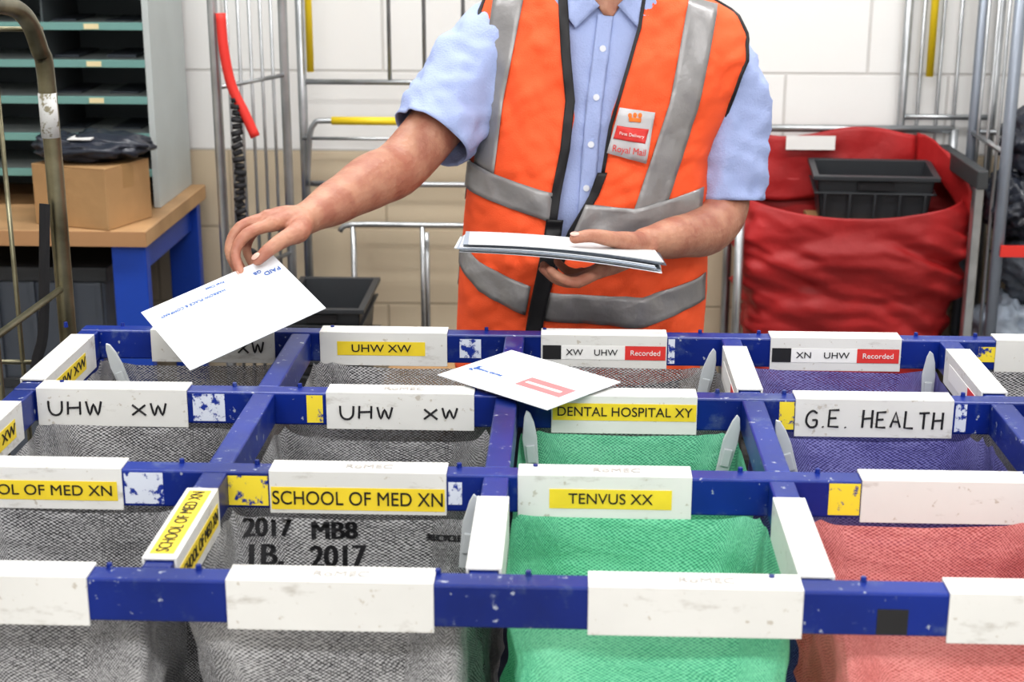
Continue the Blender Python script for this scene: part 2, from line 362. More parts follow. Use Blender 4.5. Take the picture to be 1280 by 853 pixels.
# small locating pegs
bm = bmesh.new()
for r in range(4):
    for k in range(6):
        for d in (-.045, .045):
            bmesh.ops.create_cone(bm, cap_ends=True, segments=10, radius1=.0035, radius2=.0028, depth=.008, matrix=Matrix.Translation((k*SX+d, r*SY+.026, RT+.001)))
finish('locating_pegs', bm, M['blue'], FR)
# sack hooks : tapered clips with a pointed head rising from the cell corners
def hook(x, y, lean=0.):
    out = [(-.008, -.075), (.008, -.075), (.010, -.02), (.008, .0), (.004, .014), (-.001, .018), (-.005, .008), (-.010, -.02)]
    bm = bmesh.new(); a = [bm.verts.new((px, -.0025, pz)) for px, pz in out]; b = [bm.verts.new((px, .0025, pz)) for px, pz in out]
    bm.faces.new(a); bm.faces.new(b[::-1])
    for i in range(len(a)): bm.faces.new((a[i], b[i], b[(i+1) % len(a)], a[(i+1) % len(a)]))
    addbox(bm, (-.006, -.006, -.055), (.006, -.0025, -.03))
    bmesh.ops.transform(bm, matrix=Matrix.Translation((x, y, .922))@Matrix.Rotation(lean, 4, 'Y'), verts=bm.verts[:])
    finish('sack_hook', bm, M['hook'], FR, bevel=.0012)
for x, y, l in ((.045, .84, -.35), (.69, .55, -.1), (.962, .545, .22), (.635, .255, .12), (.958, .85, .2), (1.285, .85, .0), (1.02, .53, -.3)):
    hook(x, y, l)

# ------------------------------------------------------------------ sacks
def sack(cx, cy, m, seed, ztop=.900, zbot=.12, wx=.294, wy=.252):
    bm = bmesh.new(); uvl = bm.loops.layers.uv.new('UVMap'); NS, NL = 160, 66
    rings = []
    for j in range(NL+1):
        t = j/NL; row = []; e = min(1, t*7)
        ex = 14-10*min(1, t*2)
        sw = 1+.04*math.sin(min(1, t*2.2)*math.pi/2) - .16*max(0, t-.55)/.45
        for i in range(NS):
            a = 2*math.pi*i/NS; c, s = math.cos(a), math.sin(a)
            x = wx/2*sw*math.copysign(abs(c)**(2/ex), c); y = wy/2*sw*math.copysign(abs(s)**(2/ex), s)
            corner = abs(math.sin(2*a))**.5
            z = ztop-(ztop-zbot)*t
            sag = (1-corner)*.006+.020*abs(noise.noise(V((math.cos(a)*1.6, math.sin(a)*1.6, seed*1.7))))
            z -= sag*max(0, 1-t*4)
            # slack cloth: long drapes running down from the hooks, diagonal creases, small crumples
            q = V((x*8+seed*3.1, y*8+seed, z*1.6)); d = (noise.noise(q)-.25)*.034*e
            q2 = V((x*26+seed, y*26, z*3+seed)); d += noise.noise(q2)*.014*e
            q3 = V((x*10+z*8, y*10+seed*5, z*12-x*9)); d += -abs(noise.noise(q3))*.026*e
            q4 = V((x*34, y*34+seed*5, z*38)); d += noise.noise(q4)*.0045*e
            ln = math.hypot(x, y); row.append(bm.verts.new((cx+x*(1+d/ln), cy+y*(1+d/ln), z+noise.noise(q2*1.3)*.003)))
        rings.append(row)
    L = [0.]; mid = rings[NL//3]
    for i in range(NS): L.append(L[-1]+(mid[(i+1) % NS].co-mid[i].co).length)
    def face(vs, uvs):
        f = bm.faces.new(vs)
        for l, uv in zip(f.loops, uvs): l[uvl].uv = uv
    for j in range(NL):
        for i in range(NS):
            i2 = (i+1) % NS; u0, u1 = L[i], L[i+1]; v0, v1 = (ztop-zbot)*j/NL, (ztop-zbot)*(j+1)/NL
            face((rings[j][i], rings[j][i2], rings[j+1][i2], rings[j+1][i]), ((u0, v0), (u1, v0), (u1, v1), (u0, v1)))
    bm.faces.new(rings[-1])
    tree = BVHTree.FromBMesh(bm)
    ob = finish('mail_sack', bm, m, None, smooth=True)
    return ob, tree
cols = {(0, 0): 'g', (0, 1): 'g', (0, 2): 'green', (0, 3): 'red', (0, 4): 'red', (1, 0): 'g', (1, 1): 'g', (1, 2): 'green', (1, 3): 'purple', (1, 4): 'purple', (2, 0): 'g', (2, 1): 'g', (2, 2): 'g', (2, 3): 'purple', (2, 4): 'g'}
SACK = {}
for (r, k), c in cols.items():
    SACK[(r, k)] = sack((k+.5)*SX, FY+r*SY+.013+SY/2, M[c+'_bag'], r*7+k*3+1, ztop=(.905, .903, .906)[r])
def sack_print(rk, body, x, z, w, h, y0=.15):
    """lettering printed on the inner back wall of a sack, pressed onto its folds"""
    ob, tree = SACK[rk]
    c = bpy.data.curves.new('sp', 'FONT'); c.body = body; c.size = .03; c.align_x = 'CENTER'; c.align_y = 'CENTER'
    o = bpy.data.objects.new('sp', c); COL.objects.link(o); bpy.context.view_layer.update()
    d = o.dimensions.copy(); me = bpy.data.meshes.new_from_object(o.evaluated_get(bpy.context.evaluated_depsgraph_get()))
    bpy.data.objects.remove(o)
    bm = bmesh.new(); bm.from_mesh(me); bmesh.ops.subdivide_edges(bm, edges=[e for e in bm.edges if e.calc_length() > .003], cuts=4, use_grid_fill=False); bmesh.ops.triangulate(bm, faces=bm.faces[:])
    for v in bm.verts:
        X = x+v.co.x*w/d.x; Z = z+v.co.y*h/d.y
        hit = tree.ray_cast(V((X, y0, Z)), V((0, 1, 0)))[0]
        v.co = V((X, (hit.y if hit else .25)-.0024, Z))
    return finish('sack_print', bm, M['ink'], ob)
for x, z, b, w, h in ((.470, .878, 'MB8', .052, .022), (.474, .846, '2017', .064, .026), (.392, .882, '2017', .056, .022), (.388, .850, '1B.', .038, .024), (.60, .872, 'RECYCLE', .04, .008)):
    for dx in (-.0013, 0, .0013): sack_print((0, 1), b, x+dx, z, w, h)

# ------------------------------------------------------------------ postal worker
PW = group('postal_worker')
def interp(tab, z):
    if z <= tab[0][0]: return tab[0][1:]
    for a, b in zip(tab, tab[1:]):
        if z <= b[0]:
            t = (z-a[0])/(b[0]-a[0]); return [p*(1-t)+q*t for p, q in zip(a[1:], b[1:])]
    return tab[-1][1:]
#          z     cx    cy    a     b
SHIRT = [(.76, .758, 1.34, .180, .120), (.95, .765, 1.34, .185, .128), (1.10, .772, 1.34, .192, .128), (1.22, .79, 1.34, .200, .122), (1.31, .805, 1.345, .205, .108), (1.37, .81, 1.35, .195, .092), (1.41, .81, 1.355, .165, .078), (1.44, .808, 1.355, .12, .068), (1.465, .805, 1.35, .075, .06), (1.49, .803, 1.34, .066, .062)]
VEST = [(.74, .757, 1.34, .226, .142), (.90, .765, 1.34, .226, .146), (1.04, .770, 1.34, .219, .146), (1.15, .775, 1.34, .211, .142), (1.26, .80, 1.34, .225, .132), (1.34, .812, 1.345, .242, .116), (1.38, .812, 1.35, .240, .102), (1.415, .81, 1.355, .215, .088), (1.445, .808, 1.355, .155, .074), (1.47, .805, 1.352, .09, .066)]
NE = 2.5
def wr(x, z):
    return .011*noise.noise(V((x*11, z*6, 3.3)))+.008*noise.noise(V((x*26+z*12, z*14-x*10, 9.1)))-.009*abs(noise.noise(V((x*20-z*26, z*15+x*9, 5.1))))+.003*noise.noise(V((x*50, z*60, 2.)))
def tilt(x, z): return z-.08*(x-.80)*max(0, min(1, (z-1.15)/.2))
def ringpt(tab, z, deg, off=0., wrinkle=True):
    cx, cy, a, b = interp(tab, z); p = math.radians(deg); c, s = math.cos(p), math.sin(p)
    a += off; b += off
    x = cx+a*math.copysign(abs(c)**(2/NE), c); y = cy-b*math.copysign(abs(s)**(2/NE), s)
    if wrinkle: y += wr(x, z)*(1 if s > 0 else -1)
    return V((x, y, tilt(x, z)))
def deg_at(tab, z, x):
    cx, cy, a, b = interp(tab, z); q = max(-.999, min(.999, (x-cx)/a)); return math.degrees(math.acos(math.copysign(abs(q)**(NE/2), q)))
def drape(tab, x, z, off):
    """point on the front of the garment at elevation (x,z)"""
    zz = z
    for _ in range(3): zz = z+(zz-tilt(x, zz))
    return ringpt(tab, zz, deg_at(tab, zz, x), off)
# --- body (one continuous surface)
bm = bmesh.new()
def ringloft(bm, tab, grow=0., seg=40):
    rs = []
    z0, z1 = tab[0][0], tab[-1][0]; N = 36
    for j in range(N+1):
        z = z0+(z1-z0)*j/N; rs.append([bm.verts.new(ringpt(tab, z, 360*i/seg, grow, False)) for i in range(seg)])
    for a, b in zip(rs, rs[1:]):
        for i in range(seg): bm.faces.new((a[i], a[(i+1) % seg], b[(i+1) % seg], b[i]))
    bm.faces.new(rs[0][::-1]); bm.faces.new(rs[-1])
ringloft(bm, SHIRT, -.022)
def ell(c, r, rot=None, seg=24):
    mt = Matrix.Translation(c)@(rot or Matrix.Identity(4))@Matrix.Diagonal((*r, 1)); bmesh.ops.create_uvsphere(bm, u_segments=seg, v_segments=16, radius=1, matrix=mt)
addtube(bm, [(.805, 1.36, 1.40), (.803, 1.335, 1.47), (.80, 1.315, 1.53)], [.060, .058, .058], 20, 4, True)     # neck
HR = Matrix.Rotation(.35, 4, 'X'); HC = V((.795, 1.275, 1.615))
def H(p): return HC+HR.to_3x3()@V(p)
ell(HC, (.076, .097, .108), HR); ell(H((0, -.022, -.05)), (.058, .072, .068), HR); ell(H((0, .025, .02)), (.078, .082, .09), HR)
ell(H((0, -.085, -.092)), (.024, .020, .018), HR)                                      # chin
addtube(bm, [H((0, -.090, .012)), H((0, -.104, -.012)), H((0, -.114, -.030))], [.008, .010, .014], 10, 2, True)        # nose
for s in (-1, 1):
    ell(H((s*.011, -.105, -.033)), (.009, .010, .008), HR, 12); ell(H((s*.079, .012, -.012)), (.009, .018, .032), HR, 12)    # nostrils, ears
    ell(H((s*.032, -.087, .022)), (.024, .010, .007), HR, 12); ell(H((s*.045, -.066, -.030)), (.022, .018, .02), HR, 12)     # brow, cheek
# arms
addtube(bm, [(.67, 1.37, 1.355), (.61, 1.355, 1.325), (.530, 1.275, 1.235), (.453, 1.195, 1.150), (.412, 1.125, 1.136), (.366, 1.040, 1.118), (.325, .958, 1.104)], [.045, .048, .050, .0480, .0470, .0375, .0262], 20, 5, True)
addtube(bm, [(.975, 1.37, 1.325), (1.005, 1.365, 1.25), (1.018, 1.35, 1.15), (1.018, 1.325, 1.06), (.985, 1.25, 1.030), (.925, 1.16, 1.036), (.868, 1.09, 1.040)], [.042, .045, .047, .047, .0440, .0365, .0270], 20, 5, True)
# right hand (thumb on top of the envelope, fingers curled round its far edge)
HS = V((.042, -.153, .060))
def hp(p, s=.95):                                  # hand is modelled round its own wrist, then placed
    c = V((.262, 1.03, 1.03)); return c+(V(p)-c)*s+HS
W0 = V((.325, .955, 1.106))
KN = [hp(p) for p in ((.240, 1.042, 1.050), (.230, 1.062, 1.056), (.232, 1.082, 1.053), (.240, 1.101, 1.044))]
FG = [[(.207, 1.014, 1.040), (.190, .996, 1.012), (.205, .972, .977)], [(.192, 1.036, 1.046), (.177, 1.016, 1.012), (.202, .988, .972)],
      [(.194, 1.060, 1.042), (.178, 1.040, 1.008), (.200, 1.012, .972)], [(.207, 1.086, 1.032), (.193, 1.068, 1.004), (.210, 1.044, .974)]]
RF = [(.0108, .0098, .0087, .0073), (.0110, .0100, .0089, .0075), (.0106, .0097, .0086, .0073), (.0094, .0086, .0076, .0066)]
for i in range(4):
    addtube(bm, [W0+V((0, (i-1.5)*.010, 0)), W0.lerp(KN[i], .55)+V((0, 0, .003)), KN[i]], [.019, .0170, .0128], 12, 3, True)
    addtube(bm, [KN[i]]+[hp(p) for p in FG[i]], list(RF[i]), 12, 4, True)
    ell(KN[i]+V((0, 0, .002)), (.0125, .0118, .0118), None, 12); ell(hp(FG[i][0]), (.0105, .0102, .0102), None, 12)         # knuckles
addtube(bm, [W0+V((-.004, -.012, -.006))]+[hp(p) for p in ((.284, 1.043, 1.038), (.266, 1.012, 1.032), (.246, .992, 1.020), (.229, .980, 1.0050))], [.020, .0180, .0130, .0112, .0090], 12, 4, True)
# left hand (supports the stack: fingers below, thumb on top)
W1 = V((.868, 1.09, 1.040))
KL = [V((.792, .985, 1.018)), V((.787, 1.008, 1.010)), V((.787, 1.031, 1.006)), V((.794, 1.053, 1.006))]
FL = [[(.757, .958, 1.006), (.733, .948, 1.012), (.712, .944, 1.028)], [(.750, .990, .998), (.722, .982, 1.004), (.700, .978, 1.022)],
      [(.750, 1.020, .994), (.722, 1.014, 1.000), (.700, 1.010, 1.020)], [(.762, 1.047, .998), (.738, 1.043, 1.004), (.722, 1.040, 1.020)]]
for i in range(4):
    addtube(bm, [W1+V((0, (i-1.5)*.010, -.004)), W1.lerp(KL[i], .55)+V((0, 0, -.004)), KL[i]], [.021, .018, .0125], 12, 3, True)
    addtube(bm, [KL[i]]+[V(p) for p in FL[i]], list(RF[i]), 12, 4, True)
    ell(V(FL[i][0]), (.0104, .0104, .0104), None, 12)
addtube(bm, [(.862, 1.075, 1.043), (.838, 1.035, 1.054), (.808, .995, 1.068), (.776, .972, 1.078), (.750, .962, 1.076)], [.021, .018, .0132, .0112, .0092], 12, 4, True)
body = finish('body', bm, M['skin'], PW, smooth=True)
rm = body.modifiers.new('remesh', 'REMESH'); rm.mode = 'VOXEL'; rm.voxel_size = .0030; rm.use_smooth_shade = True
sm = body.modifiers.new('smooth', 'SMOOTH'); sm.factor = .5; sm.iterations = 4
# nails
def nail(c, d, n, w=.0060, l=.0080):
    d = V(d).normalized(); n = V(n).normalized(); n = (n-d*n.dot(d)).normalized(); s = d.cross(n)
    mt = Matrix((( d.x, s.x, n.x, c[0]), (d.y, s.y, n.y, c[1]), (d.z, s.z, n.z, c[2]), (0, 0, 0, 1)))@Matrix.Diagonal((l, w, .0016, 1))
    bm = bmesh.new(); bmesh.ops.create_uvsphere(bm, u_segments=14, v_segments=8, radius=1, matrix=mt); finish('nail', bm, M['nail'], PW, smooth=True)
tt = hp((.229, .980, 1.0050)); nail(tt+V((-.002, -.0040, .0074)), (-.017, -.012, -.0155), (-.3, -.5, .8)); nail((.750, .9580, 1.0838), (-.026, -.010, -.002), (0, -.45, .9))
for i in (0, 1):
    p2 = hp(FG[i][2]); p1 = hp(FG[i][1]); dd = p2-p1; nn = V((-.75, -.6, .1)); nn = (nn-dd.normalized()*nn.dot(dd.normalized())).normalized()
    nail(p2-dd*.12+nn*RF[i][3]*.92, dd, nn)
# face details and hair
for s in (-1, 1):
    bm = bmesh.new(); bmesh.ops.create_uvsphere(bm, u_segments=16, v_segments=12, radius=.012, matrix=Matrix.Translation(H((s*.031, -.083, .006)))); finish('eye', bm, M['eye'], PW, smooth=True)
    bm = bmesh.new(); bmesh.ops.create_uvsphere(bm, u_segments=12, v_segments=8, radius=.006, matrix=Matrix.Translation(H((s*.031, -.091, .004)))); finish('iris', bm, M['iris'], PW, smooth=True)
    tube('eyebrow', [H((s*.014, -.097, .026)), H((s*.032, -.096, .032)), H((s*.05, -.083, .026))], .0035, M['hair'], PW, 3)
tube('lips', [H((-.024, -.086, -.062)), H((0, -.099, -.060)), H((.024, -.086, -.062))], .005, M['lip'], PW, 4)
bm = bmesh.new(); bmesh.ops.create_uvsphere(bm, u_segments=40, v_segments=28, radius=1)
dl = [v for v in bm.verts if (v.co.y < -.25 and v.co.z < .55) or v.co.z < -.35 or (v.co.y < .05 and v.co.z < .05)]
bmesh.ops.delete(bm, geom=dl, context='VERTS')
for v in bm.verts: v.co *= 1+.03*noise.noise(v.co*9)
bmesh.ops.transform(bm, matrix=Matrix.Translation(H((0, .015, .022)))@HR@Matrix.Diagonal((.087, .106, .107, 1)), verts=bm.verts[:])
finish('hair', bm, M['hair'], PW, smooth=True, solid=.006)
# trousers and shoes
bm = bmesh.new()
for s in (-1, 1):
    addtube(bm, [(.76+s*.09, 1.345, .86), (.76+s*.095, 1.345, .72), (.76+s*.10, 1.34, .48), (.76+s*.105, 1.355, .26), (.76+s*.11, 1.36, .07)], [.105, .098, .075, .066, .062], 20, 5)
ell((.76, 1.345, .86), (.18, .125, .11))
tr = finish('trousers', bm, M['navy'], PW, smooth=True); rr_ = tr.modifiers.new('r', 'REMESH'); rr_.mode = 'VOXEL'; rr_.voxel_size = .01; rr_.use_smooth_shade = True
q = tr.modifiers.new('s', 'SMOOTH'); q.iterations = 6
for s in (-1, 1):
    bm = bmesh.new(); x = .76+s*.115
    bmesh.ops.create_uvsphere(bm, u_segments=20, v_segments=12, radius=1, matrix=Matrix.Translation((x, 1.30, .045))@Matrix.Diagonal((.05, .14, .05, 1)))
    bmesh.ops.create_uvsphere(bm, u_segments=20, v_segments=12, radius=1, matrix=Matrix.Translation((x, 1.36, .07))@Matrix.Diagonal((.045, .06, .06, 1)))
    for v in bm.verts: v.co.z = max(v.co.z, .002)
    finish('shoe', bm, M['shoe'], PW, smooth=True)
# shirt torso
grid('shirt_body', lambda u, v: ringpt(SHIRT, .78+(1.455-.78)*v, 360*u), 96, 70, M['shirt'], PW, solid=.002)
def sleeve(name, pts, rad, seed):
    bm = bmesh.new(); addtube(bm, pts, rad, 72, 12, False, caps=False)
    ax = (V(pts[-1])-V(pts[0])).normalized()
    for v in bm.verts:
        t = (v.co-V(pts[0])).dot(ax)
        q = V((v.co.x*16+seed, v.co.y*16, v.co.z*16)); dirn = (v.co-(V(pts[0])+ax*t)).normalized()
        v.co += dirn*(noise.noise(q)*.009+noise.noise(q*2.3)*.006-abs(noise.noise(V((v.co.x*30+v.co.z*20, v.co.y*20, v.co.z*26+seed))))*.009+.003)
    return finish(name, bm, M['shirt'], PW, smooth=True, solid=.0022)
sleeve('sleeve_right', [(.72, 1.385, 1.375), (.645, 1.375, 1.368), (.582, 1.335, 1.308), (.538, 1.285, 1.243), (.500, 1.240, 1.190)], [.060, .072, .082, .078, .073], 2)
sleeve('sleeve_left', [(.92, 1.375, 1.325), (.980, 1.375, 1.315), (1.012, 1.367, 1.25), (1.024, 1.355, 1.15), (1.022, 1.342, 1.068)], [.068, .078, .076, .070, .068], 8)
def flap(name, P, off, tab=SHIRT, m=M['shirt'], n=8, solid=.003):
    """bilinear patch draped on the chest, P = 4 elevation points (x,z)"""
    A, B, C, D = [V((*p, 0)) for p in P]
    def fn(u, v):
        q = (A*(1-u)+B*u)*(1-v)+(D*(1-u)+C*u)*v
        return drape(tab, q.x, q.y, off)
    return grid(name, fn, n, n, m, PW, solid=solid)
flap('collar_right', [(.738, 1.475), (.790, 1.415), (.752, 1.378), (.718, 1.425)], .015, solid=.004)
flap('collar_left', [(.872, 1.475), (.818, 1.415), (.852, 1.378), (.888, 1.425)], .015, solid=.004)
flap('neck_opening', [(.745, 1.475), (.865, 1.475), (.812, 1.398), (.796, 1.398)], .006, m=M['skin'], solid=.001)
def band(name, top, bot, off, m, tab=VEST, n=12, solid=.0012):
    """strip between two polylines of equal length, elevation (x,z) points"""
    K = len(top)-1
    def fn(u, v):
        s = min(u*K, K-1e-6); i = int(s); t = s-i
        a = V((*top[i], 0)).lerp(V((*top[i+1], 0)), t); b = V((*bot[i], 0)).lerp(V((*bot[i+1], 0)), t); q = a.lerp(b, v)
        return drape(tab, q.x, q.y, off)
    return grid(name, fn, n*K, 6, m, PW, solid=solid)
band('placket', [(.786, 1.40), (.768, 1.25), (.755, 1.05)], [(.812, 1.40), (.794, 1.25), (.781, 1.05)], .0045, M['shirt'], SHIRT, solid=.003)
for x, z in ((.795, 1.345), (.785, 1.265), (.777, 1.185), (.770, 1.11)):
    p = drape(SHIRT, x, z, .008); bm = bmesh.new(); bmesh.ops.create_cone(bm, cap_ends=True, segments=16, radius1=.0055, radius2=.0055, depth=.003, matrix=Matrix.Translation(p)@Matrix.Rotation(math.pi/2, 4, 'X')); finish('button', bm, M['button'], PW)
# --- vest
ZIP = [(.74, .672), (.853, .680), (.919, .693), (1.02, .712), (1.132, .726), (1.229, .748), (1.323, .738), (1.43, .728), (1.47, .735)]
INR = [(.74, .680), (.853, .688), (.977, .724), (1.035, .746), (1.119, .793), (1.243, .811), (1.337, .843), (1.43, .866), (1.47, .862)]
def zipx(z): return interp(ZIP, z)[0]
def inx(z): return interp(INR, z)[0]
ARM = [(.74, 180.), (1.10, 180.), (1.16, 172.), (1.24, 163.), (1.31, 158.), (1.37, 160.), (1.40, 168.), (1.42, 178.), (1.47, 180.)]
def arm(z): return interp(ARM, z)[0]
Z0, Z1 = .755, 1.462
def zz(v): return Z0+(Z1-Z0)*v
grid('vest_right_panel', lambda u, v: ringpt(VEST, zz(v), deg_at(VEST, zz(v), zipx(zz(v)))*(1-u)+arm(zz(v))*u), 60, 110, M['vest'], PW, solid=.002)
grid('vest_left_panel', lambda u, v: ringpt(VEST, zz(v), deg_at(VEST, zz(v), inx(zz(v)))*(1-u)+(180-arm(zz(v)))*u, .003), 68, 110, M['vest'], PW, solid=.002)
grid('vest_back_panel', lambda u, v: ringpt(VEST, zz(v), (360-arm(zz(v)))*(1-u)+(180+arm(zz(v)))*u), 50, 70, M['vest'], PW, solid=.002)
def edge(name, fn, z0, z1, r, n=40):
    tube(name, [fn(z0+(z1-z0)*i/n) for i in range(n+1)], r, M['trim'], PW, 1, 8)
for zf, nm in ((lambda z: ringpt(VEST, z, arm(z), .001), 'armhole_trim'), (lambda z: ringpt(VEST, z, 180-arm(z), .004), 'armhole_trim'), (lambda z: ringpt(VEST, z, 360-arm(z), .001), 'armhole_trim'), (lambda z: ringpt(VEST, z, 180+arm(z), .001), 'armhole_trim')):
    edge(nm, zf, 1.10, 1.455, .0045)
def pl(fn, zs, d): return [(fn(z)+d, z) for z in zs]
zs = [.76, .85, .93, 1.02, 1.10, 1.18, 1.26, 1.34, 1.44]
band('zip_tape', pl(zipx, zs, -.011), pl(zipx, zs, .005), .006, M['trim'], n=6)
zs2 = [.76, .83, .90, .97, 1.03, 1.06]
band('zip_flap', pl(zipx, zs2, -.012), pl(zipx, zs2, .016), .011, M['trim'], n=6)
zs3 = [.98, 1.04, 1.10, 1.14]
band('vest_edge_binding', pl(inx, zs3, -.008), pl(inx, zs3, .008), .008, M['trim'], n=6)
zs4 = [1.14, 1.22, 1.30, 1.38, 1.45]
band('vest_edge_binding', pl(inx, zs4, -.002), pl(inx, zs4, .004), .007, M['trim'], n=6)
R_ = M['refl']
band('reflective_strip', [(.611, 1.44), (.587, 1.268), (.576, 1.14)], [(.664, 1.44), (.628, 1.255), (.612, 1.128)], .0045, R_)
band('reflective_strip', [(.565, 1.145), (.610, 1.131), (.714, 1.105)], [(.560, 1.096), (.614, 1.081), (.708, 1.055)], .0065, R_)
band('reflective_strip', [(.936, 1.43), (.905, 1.257), (.849, 1.075), (.822, 1.035)], [(.986, 1.416), (.953, 1.244), (.904, 1.078), (.885, 1.036)], .0075, R_)
band('reflective_strip', [(.769, 1.086), (.849, 1.078), (.968, 1.105)], [(.748, 1.034), (.850, 1.030), (.965, 1.055)], .0095, R_)
band('reflective_strip', [(.546, 1.000), (.586, .969), (.677, .938)], [(.546, .954), (.586, .918), (.668, .885)], .0045, R_)
band('reflective_strip', [(.706, .930), (.867, .921), (.980, .947)], [(.700, .878), (.868, .866), (.980, .897)], .0075, R_)
grid('reflective_strip_back', lambda u, v: ringpt(VEST, .90+.05*v, 182+176*u, .004), 40, 4, R_, PW, solid=.001)
grid('reflective_strip_back', lambda u, v: ringpt(VEST, 1.06+.05*v, 182+176*u, .004), 40, 4, R_, PW, solid=.001)
band('badge', [(.822, 1.252), (.879, 1.243)], [(.802, 1.175), (.865, 1.157)], .014, mat('badge_silver', (.52, .52, .54), .4))
band('badge_logo', [(.818, 1.222), (.868, 1.215)], [(.812, 1.200), (.862, 1.192)], .0165, M['redtag'], solid=.0008)
# small crown above the logo: base bar and three points
cr = mat('crown_orange', (.9, .22, .04), .5)
band('badge_crown', [(.836, 1.236), (.856, 1.234)], [(.837, 1.229), (.855, 1.227)], .0165, cr, solid=.0008)
for cxp in (.838, .846, .854):
    p = drape(VEST, cxp, 1.239, .0165); bm = bmesh.new(); bmesh.ops.create_uvsphere(bm, u_segments=10, v_segments=8, radius=.0036, matrix=Matrix.Translation(p)@Matrix.Diagonal((1, .3, 1.2, 1))); finish('badge_crown_point', bm, cr, PW)
p = drape(VEST, .836, 1.180, .0195); text('badge_text', 'Royal Mail', .056, M['redtag'], PW, p, rot=(math.pi/2, .14, -.05), height=.015)
p = drape(VEST, .840, 1.207, .0195); text('badge_text', 'First Delivery', .042, M['whitetag'], PW, p, rot=(math.pi/2, .14, -.05), height=.007)

# ------------------------------------------------------------------ envelopes
def envelope(name, O, ax, ay, w, h, items, m=M['paper'], bend=.0):
    """local x along the long edge, local y along the short edge, printed side towards +z"""
    X = V(ax).normalized(); Y = V(ay); Y = (Y-X*Y.dot(X)).normalized(); N = X.cross(Y); flip = 1
    O = V(O)
    if N.z < 0: O = O+Y*h; Y = -Y; N = -N; flip = -1
    e = group(name); e.matrix_world = Matrix(((X.x, Y.x, N.x, O[0]), (X.y, Y.y, N.y, O[1]), (X.z, Y.z, N.z, O[2]), (0, 0, 0, 1)))
    fyy = (lambda y: y) if flip == 1 else (lambda y: h-y)
    bm = bmesh.new(); nx = 24
    def zz_(x): return bend*math.sin(math.pi*x/w)
    top = [[bm.verts.new((w*i/nx, h*j/2, zz_(w*i/nx)+.0006)) for i in range(nx+1)] for j in range(3)]
    bot = [[bm.verts.new((w*i/nx, h*j/2, zz_(w*i/nx)-.0006)) for i in range(nx+1)] for j in range(3)]
    for j in range(2):
        for i in range(nx):
            bm.faces.new((top[j][i], top[j][i+1], top[j+1][i+1], top[j+1][i])); bm.faces.new((bot[j][i], bot[j+1][i], bot[j+1][i+1], bot[j][i+1]))
    for i in range(nx):
        bm.faces.new((top[0][i], bot[0][i], bot[0][i+1], top[0][i+1])); bm.faces.new((top[2][i], top[2][i+1], bot[2][i+1], bot[2][i]))
    for j in range(2):
        bm.faces.new((top[j][0], top[j+1][0], bot[j+1][0], bot[j][0])); bm.faces.new((top[j][nx], bot[j][nx], bot[j+1][nx], top[j+1][nx]))
    finish('paper', bm, m, e)
    for it in items:
        if it[0] == 'rect':
            _, x0, y0, x1, y1, mm, dz = it; ya, yb_ = sorted((fyy(y0), fyy(y1)))
            box('printed_area', (x0, ya, .0006), (x1, yb_, .0011+dz), mm, e)
        else:
            _, s, x, y, wd, mm, rot = it; text('print', s, wd, mm, e, (x, fyy(y), zz_(x)+.0014), rot=(0, 0, rot), ext=.0003)
    return e
# held letter: a->b long far edge
a_ = V((.116, .74, 1.007)); b_ = V((.290, .86, 1.067)); d_ = V((.220, .62, .954))
envelope('letter_envelope', a_, b_-a_, d_-a_, .220, .160, [
    ('rect', .018, .050, .110, .092, M['pwin'], 0), ('rect', .05, .058, .105, .066, M['whitetag'], .0004), ('rect', .06, .078, .108, .083, M['whitetag'], .0004),
    ('text', 'HARROW PLACE & COMPANY', .070, .030, .105, M['pblue'], math.pi), ('text', 'First Class', .115, .012, .03, M['pblue'], math.pi),
    ('text', 'PAID', .200, .034, .026, M['pblue'], math.pi), ('text', 'GB', .180, .024, .012, M['pblue'], math.pi)])
# letter resting across the rails
p0 = V((.561, .620, .9555)); p1 = V((.715, .486, .9525)); p2 = V((.670, .726, .9585))
envelope('letter_envelope', p0, p1-p0, p2-p0, .205, .150, [
    ('rect', .105, .045, .185, .080, M['pink'], 0), ('rect', .112, .058, .175, .064, M['whitetag'], .0004), ('text', 'MEDICAL CENTRE', .045, .055, .05, M['pblue'], .0), ('text', 'Post', .02, .055, .02, M['pblue'], math.pi/2)])
# stack of letters in the left hand
ST = group('letter_stack')
for i in range(9):
    bm = bmesh.new(); w = .318-.006*(i % 3); h = .135+.008*((i*2) % 3)
    a = (i-4)*.010+random.uniform(-.008, .008); nx = 14
    mt = Matrix.Translation((.728+random.uniform(-.008, .008), 1.0+random.uniform(-.006, .006), 1.044+i*.0019))@Matrix.Rotation(.09, 4, 'Y')@Matrix.Rotation(-.085, 4, 'X')@Matrix.Rotation(a, 4, 'Z')
    for k in range(nx):
        x0 = -w/2+w*k/nx; x1 = x0+w/nx
        z0 = -.006*(2*x0/w)**2; z1 = -.006*(2*x1/w)**2
        vs = [bm.verts.new(p) for p in ((x0, -h/2, z0), (x1, -h/2, z1), (x1, h/2, z1), (x0, h/2, z0), (x0, -h/2, z0+.0014), (x1, -h/2, z1+.0014), (x1, h/2, z1+.0014), (x0, h/2, z0+.0014))]
        for f in ((3, 2, 1, 0), (4, 5, 6, 7), (0, 1, 5, 4), (2, 3, 7, 6)): bm.faces.new([vs[q] for q in f])
        if k == 0: bm.faces.new([vs[q] for q in (0, 4, 7, 3)])
        if k == nx-1: bm.faces.new([vs[q] for q in (1, 2, 6, 5)])
    bmesh.ops.transform(bm, matrix=mt, verts=bm.verts[:])
    finish('letter', bm, M[('paper', 'paper3', 'paper', 'paper2', 'paper3', 'paper', 'crate2', 'paper3', 'paper2')[i]], ST)

